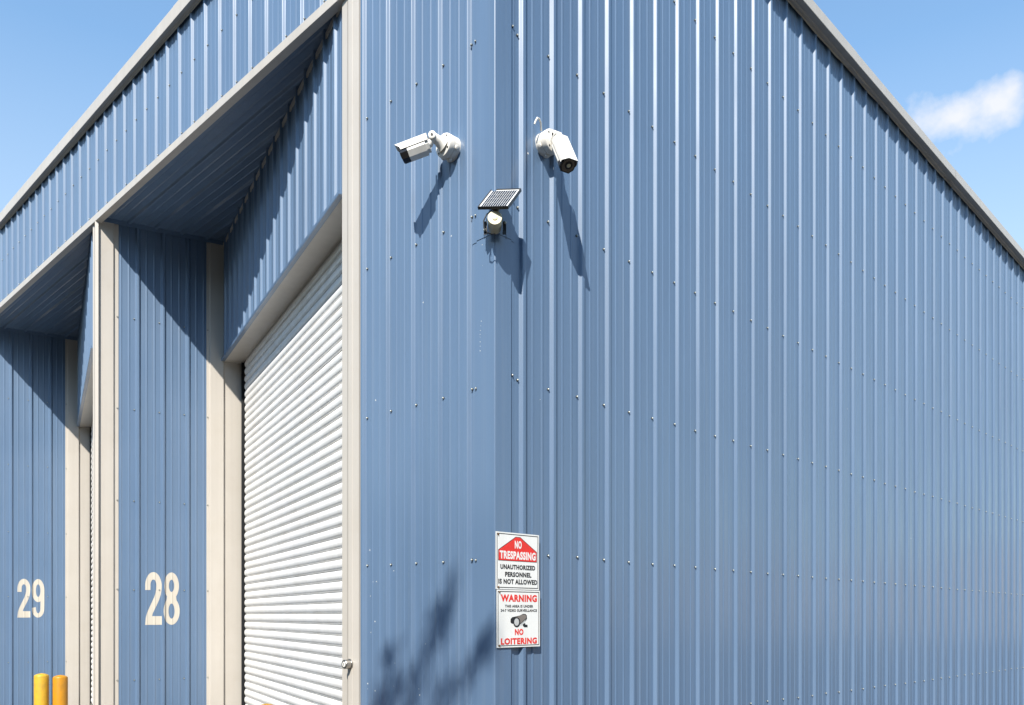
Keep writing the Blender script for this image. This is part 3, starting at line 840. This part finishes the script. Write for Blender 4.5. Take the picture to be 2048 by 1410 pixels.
poly('camera_foot', [(.59,.60),(.645,.575),(.65,.605),(.70,.61),(.705,.655),(.625,.655),(.59,.625)], SIGNK, 1)
for q in ((.06,.04),(.06,.965)): rivet(*q)

# ------------------------------------------------------------------ tree behind the viewpoint: its top branches shade the wall
SUN = V(.64,-1,1.19)
def tree():
    rnd = random.Random(11)
    bark = plain('tree_bark', (.16,.12,.085), .9)
    m, nt, b = new_mat('tree_leaves')
    c = ramp(nt, noise(nt, 6., 3), (.045,.085,.025), (.10,.15,.045)); nt.links.new(c, b.inputs['Base Color']); b.inputs['Roughness'].default_value = .6
    base = V(4.7,-9.2,0)
    t = thing('tree', base, 'tree out of view, casting the blurred branch shadow beside the signs', 'tree')
    top = V(4.35,-8.4,8.8)
    trunk = MB(); crown = MB()
    trunk.tube([base, base+V(-.05,.05,1.5), base+V(-.1,.3,4.0), base+V(-.2,.5,6.4), top], [.17,.14,.11,.08,.04], 14)
    def leaf(p, d, L):
        d = (d+V(rnd.gauss(0,.5),rnd.gauss(0,.5),rnd.gauss(0,.4))).normalized()
        s = d.cross(V(rnd.gauss(0,1),rnd.gauss(0,1),rnd.gauss(0,1))).normalized()
        w = L*.22
        crown.poly([p, p+d*L*.4+s*w, p+d*L, p+d*L*.4-s*w])
    def shoot(pts, rad, dens, k):
        """pts: points on the shaded wall (x,z); lifted towards the sun by k"""
        P = [V(x,0,z)+SUN*(k+.15*rnd.uniform(-1,1)) for x, z in pts]
        st = P[0].lerp(top, .0)
        trunk.tube([top.lerp(P[0], .1), top.lerp(P[0], .6)-V(0,0,.25), P[0]], [.022,.014,.008], 8); trunk.tube(P, .006, 6)
        for a, c in zip(P, P[1:]):
            for i in range(int(dens*(c-a).length)):
                q = a.lerp(c, rnd.random()); r_ = rad
                leaf(q+V(rnd.gauss(0,r_),0,rnd.gauss(0,r_))+SUN*rnd.gauss(0,.12), (c-a).normalized(), rnd.uniform(.06,.11))
    K = 3.2
    shoot([(-.95,.74),(-.86,1.00),(-.78,1.20),(-.70,1.36),(-.65,1.50),(-.61,1.64)], 0.067, 138, 4.6+K)
    shoot([(-.66,1.36),(-.58,1.47),(-.54,1.58),(-.50,1.66)], 0.051, 124, 4.7+K)
    shoot([(-.45,1.80),(-.41,1.88)], 0.035, 110, 4.7+K)
    shoot([(-.62,.74),(-.53,1.00),(-.45,1.14),(-.36,1.22),(-.28,1.27)], 0.072, 124, 4.5+K)
    shoot([(-.24,1.28),(-.15,1.36),(-.09,1.42),(-.06,1.49)], 0.057, 191, 4.6+K)
    shoot([(-1.24,.80),(-1.20,1.10),(-1.17,1.26),(-1.16,1.36)], 0.054, 124, 5.0+K)
    shoot([(-1.10,.95),(-1.02,1.10),(-.99,1.20)], 0.051, 110, 4.9+K)
    shoot([(-1.34,.7),(-1.31,.95),(-1.28,1.06)], 0.079, 124, 4.8+K)
    # main crown, lower: its shade falls on the wall and ground below the picture
    for i in range(5200):
        a = V(rnd.gauss(0,1),rnd.gauss(0,1),rnd.gauss(0,1)).normalized()*(rnd.random()**.45)
        p = V(4.5,-8.7,7.6)+V(a.x*1.3,a.y*1.2,a.z*1.05)
        sh = p.z-1.19*(-p.y)                     # height of its shade on the wall
        if sh > .62: continue
        leaf(p, a, rnd.uniform(.07,.13))
    trunk.build('trunk', bark, t, smooth=60); crown.build('crown', m, t, recalc=False)
tree()

# ------------------------------------------------------------------ sky, sun, camera
w = bpy.data.worlds.new('World'); sc.world = w; w.use_nodes = True
nt = w.node_tree; bg = nt.nodes['Background']
sky = nt.nodes.new('ShaderNodeTexSky'); sky.sky_type = 'NISHITA'; sky.sun_disc = False
sd = SUN.normalized()
sky.sun_elevation = math.asin(sd.z); sky.sun_rotation = math.atan2(sd.x, sd.y)
sky.altitude = 0; sky.air_density = 1.15; sky.dust_density = 0.0; sky.ozone_density = 1.5
tc = nt.nodes.new('ShaderNodeTexCoord')
def vmath(op, a, b=None):
    m = nt.nodes.new('ShaderNodeVectorMath'); m.operation = op
    nt.links.new(a, m.inputs[0])
    if b is not None:
        if hasattr(b, 'is_linked'): nt.links.new(b, m.inputs[1])
        else: m.inputs[1].default_value = b
    return m
dirv = tc.outputs['Generated']
def cloud(center, su, sv, seed, strength):
    c = Vector(center).normalized(); r = c.cross(V(0,0,1)).normalized(); u = r.cross(c)
    nz = nt.nodes.new('ShaderNodeTexNoise'); nz.inputs['Scale'].default_value = 14; nz.inputs['Detail'].default_value = 6; nz.inputs['Roughness'].default_value = .55
    off = vmath('ADD', dirv, (seed, seed*.7, 0)); nt.links.new(off.outputs[0], nz.inputs['Vector'])
    a = math_n(nt, 'DIVIDE', vmath('DOT_PRODUCT', dirv, r).outputs['Value'], su)
    b = math_n(nt, 'DIVIDE', math_n(nt, 'SUBTRACT', vmath('DOT_PRODUCT', dirv, u).outputs['Value'], 0.), sv)
    d2 = math_n(nt, 'ADD', math_n(nt, 'MULTIPLY', a, a), math_n(nt, 'MULTIPLY', b, b))
    front = math_n(nt, 'GREATER_THAN', vmath('DOT_PRODUCT', dirv, c).outputs['Value'], .5)
    x = math_n(nt, 'SUBTRACT', math_n(nt, 'MULTIPLY', math_n(nt, 'SUBTRACT', nz.outputs['Fac'], .5), 2.7), math_n(nt, 'SUBTRACT', math_n(nt, 'SQRT', d2), .80))
    x = math_n(nt, 'MULTIPLY', x, 1.5, True)
    x = math_n(nt, 'SMOOTH_MIN', x, 1.0)
    return math_n(nt, 'MULTIPLY', math_n(nt, 'MULTIPLY', x, front), strength)
m1 = cloud((-.352,1.07,.578), .070, .034, 3.1, .90)
m2 = cloud((-.250,1.150,.585), .040, .016, 8.4, .65)
mm = math_n(nt, 'MAXIMUM', m1, m2)
sk = mixc(nt, 1.0, sky.outputs['Color'], (.90,1.02,1.02), 'MULTIPLY')
sz = nt.nodes.new('ShaderNodeSeparateXYZ'); nt.links.new(dirv, sz.inputs[0])
hz = math_n(nt, 'MULTIPLY', math_n(nt, 'SUBTRACT', .525, sz.outputs[2]), 1.75, True)
hz = math_n(nt, 'MINIMUM', hz, .42)
sk = mixc(nt, hz, sk, (3.0,3.05,3.1))
col = mixc(nt, mm, sk, (4.0,3.95,4.05))
nt.links.new(col, bg.inputs['Color']); bg.inputs['Strength'].default_value = .128

ld = bpy.data.lights.new('sun', 'SUN'); ld.energy = 4.15; ld.angle = R(.53); ld.color = (1.0,.95,.87)
lo = bpy.data.objects.new('sun', ld); COL.objects.link(lo)
lo.rotation_euler = sd.to_track_quat('Z', 'Y').to_euler(); lo.location = (4,-6,12)

cd = bpy.data.cameras.new('camera'); co = bpy.data.objects.new('camera', cd); COL.objects.link(co)
cd.sensor_width = 36; cd.sensor_fit = 'HORIZONTAL'; cd.lens = 1720/2048*36
cd.shift_x = 0; cd.shift_y = (1230-705)/2048; cd.clip_end = 2000; cd.clip_start = .05
co.location = CAMPOS
tR = R(45.35)
fw = V(-math.sin(tR), math.cos(tR), 0)
co.rotation_euler = fw.to_track_quat('-Z', 'Y').to_euler()
sc.camera = co
vs = sc.view_settings; vs.view_transform = 'Standard'; vs.look = 'None'; vs.exposure = 1.0; vs.gamma = 1
sc.cycles.max_bounces = 8
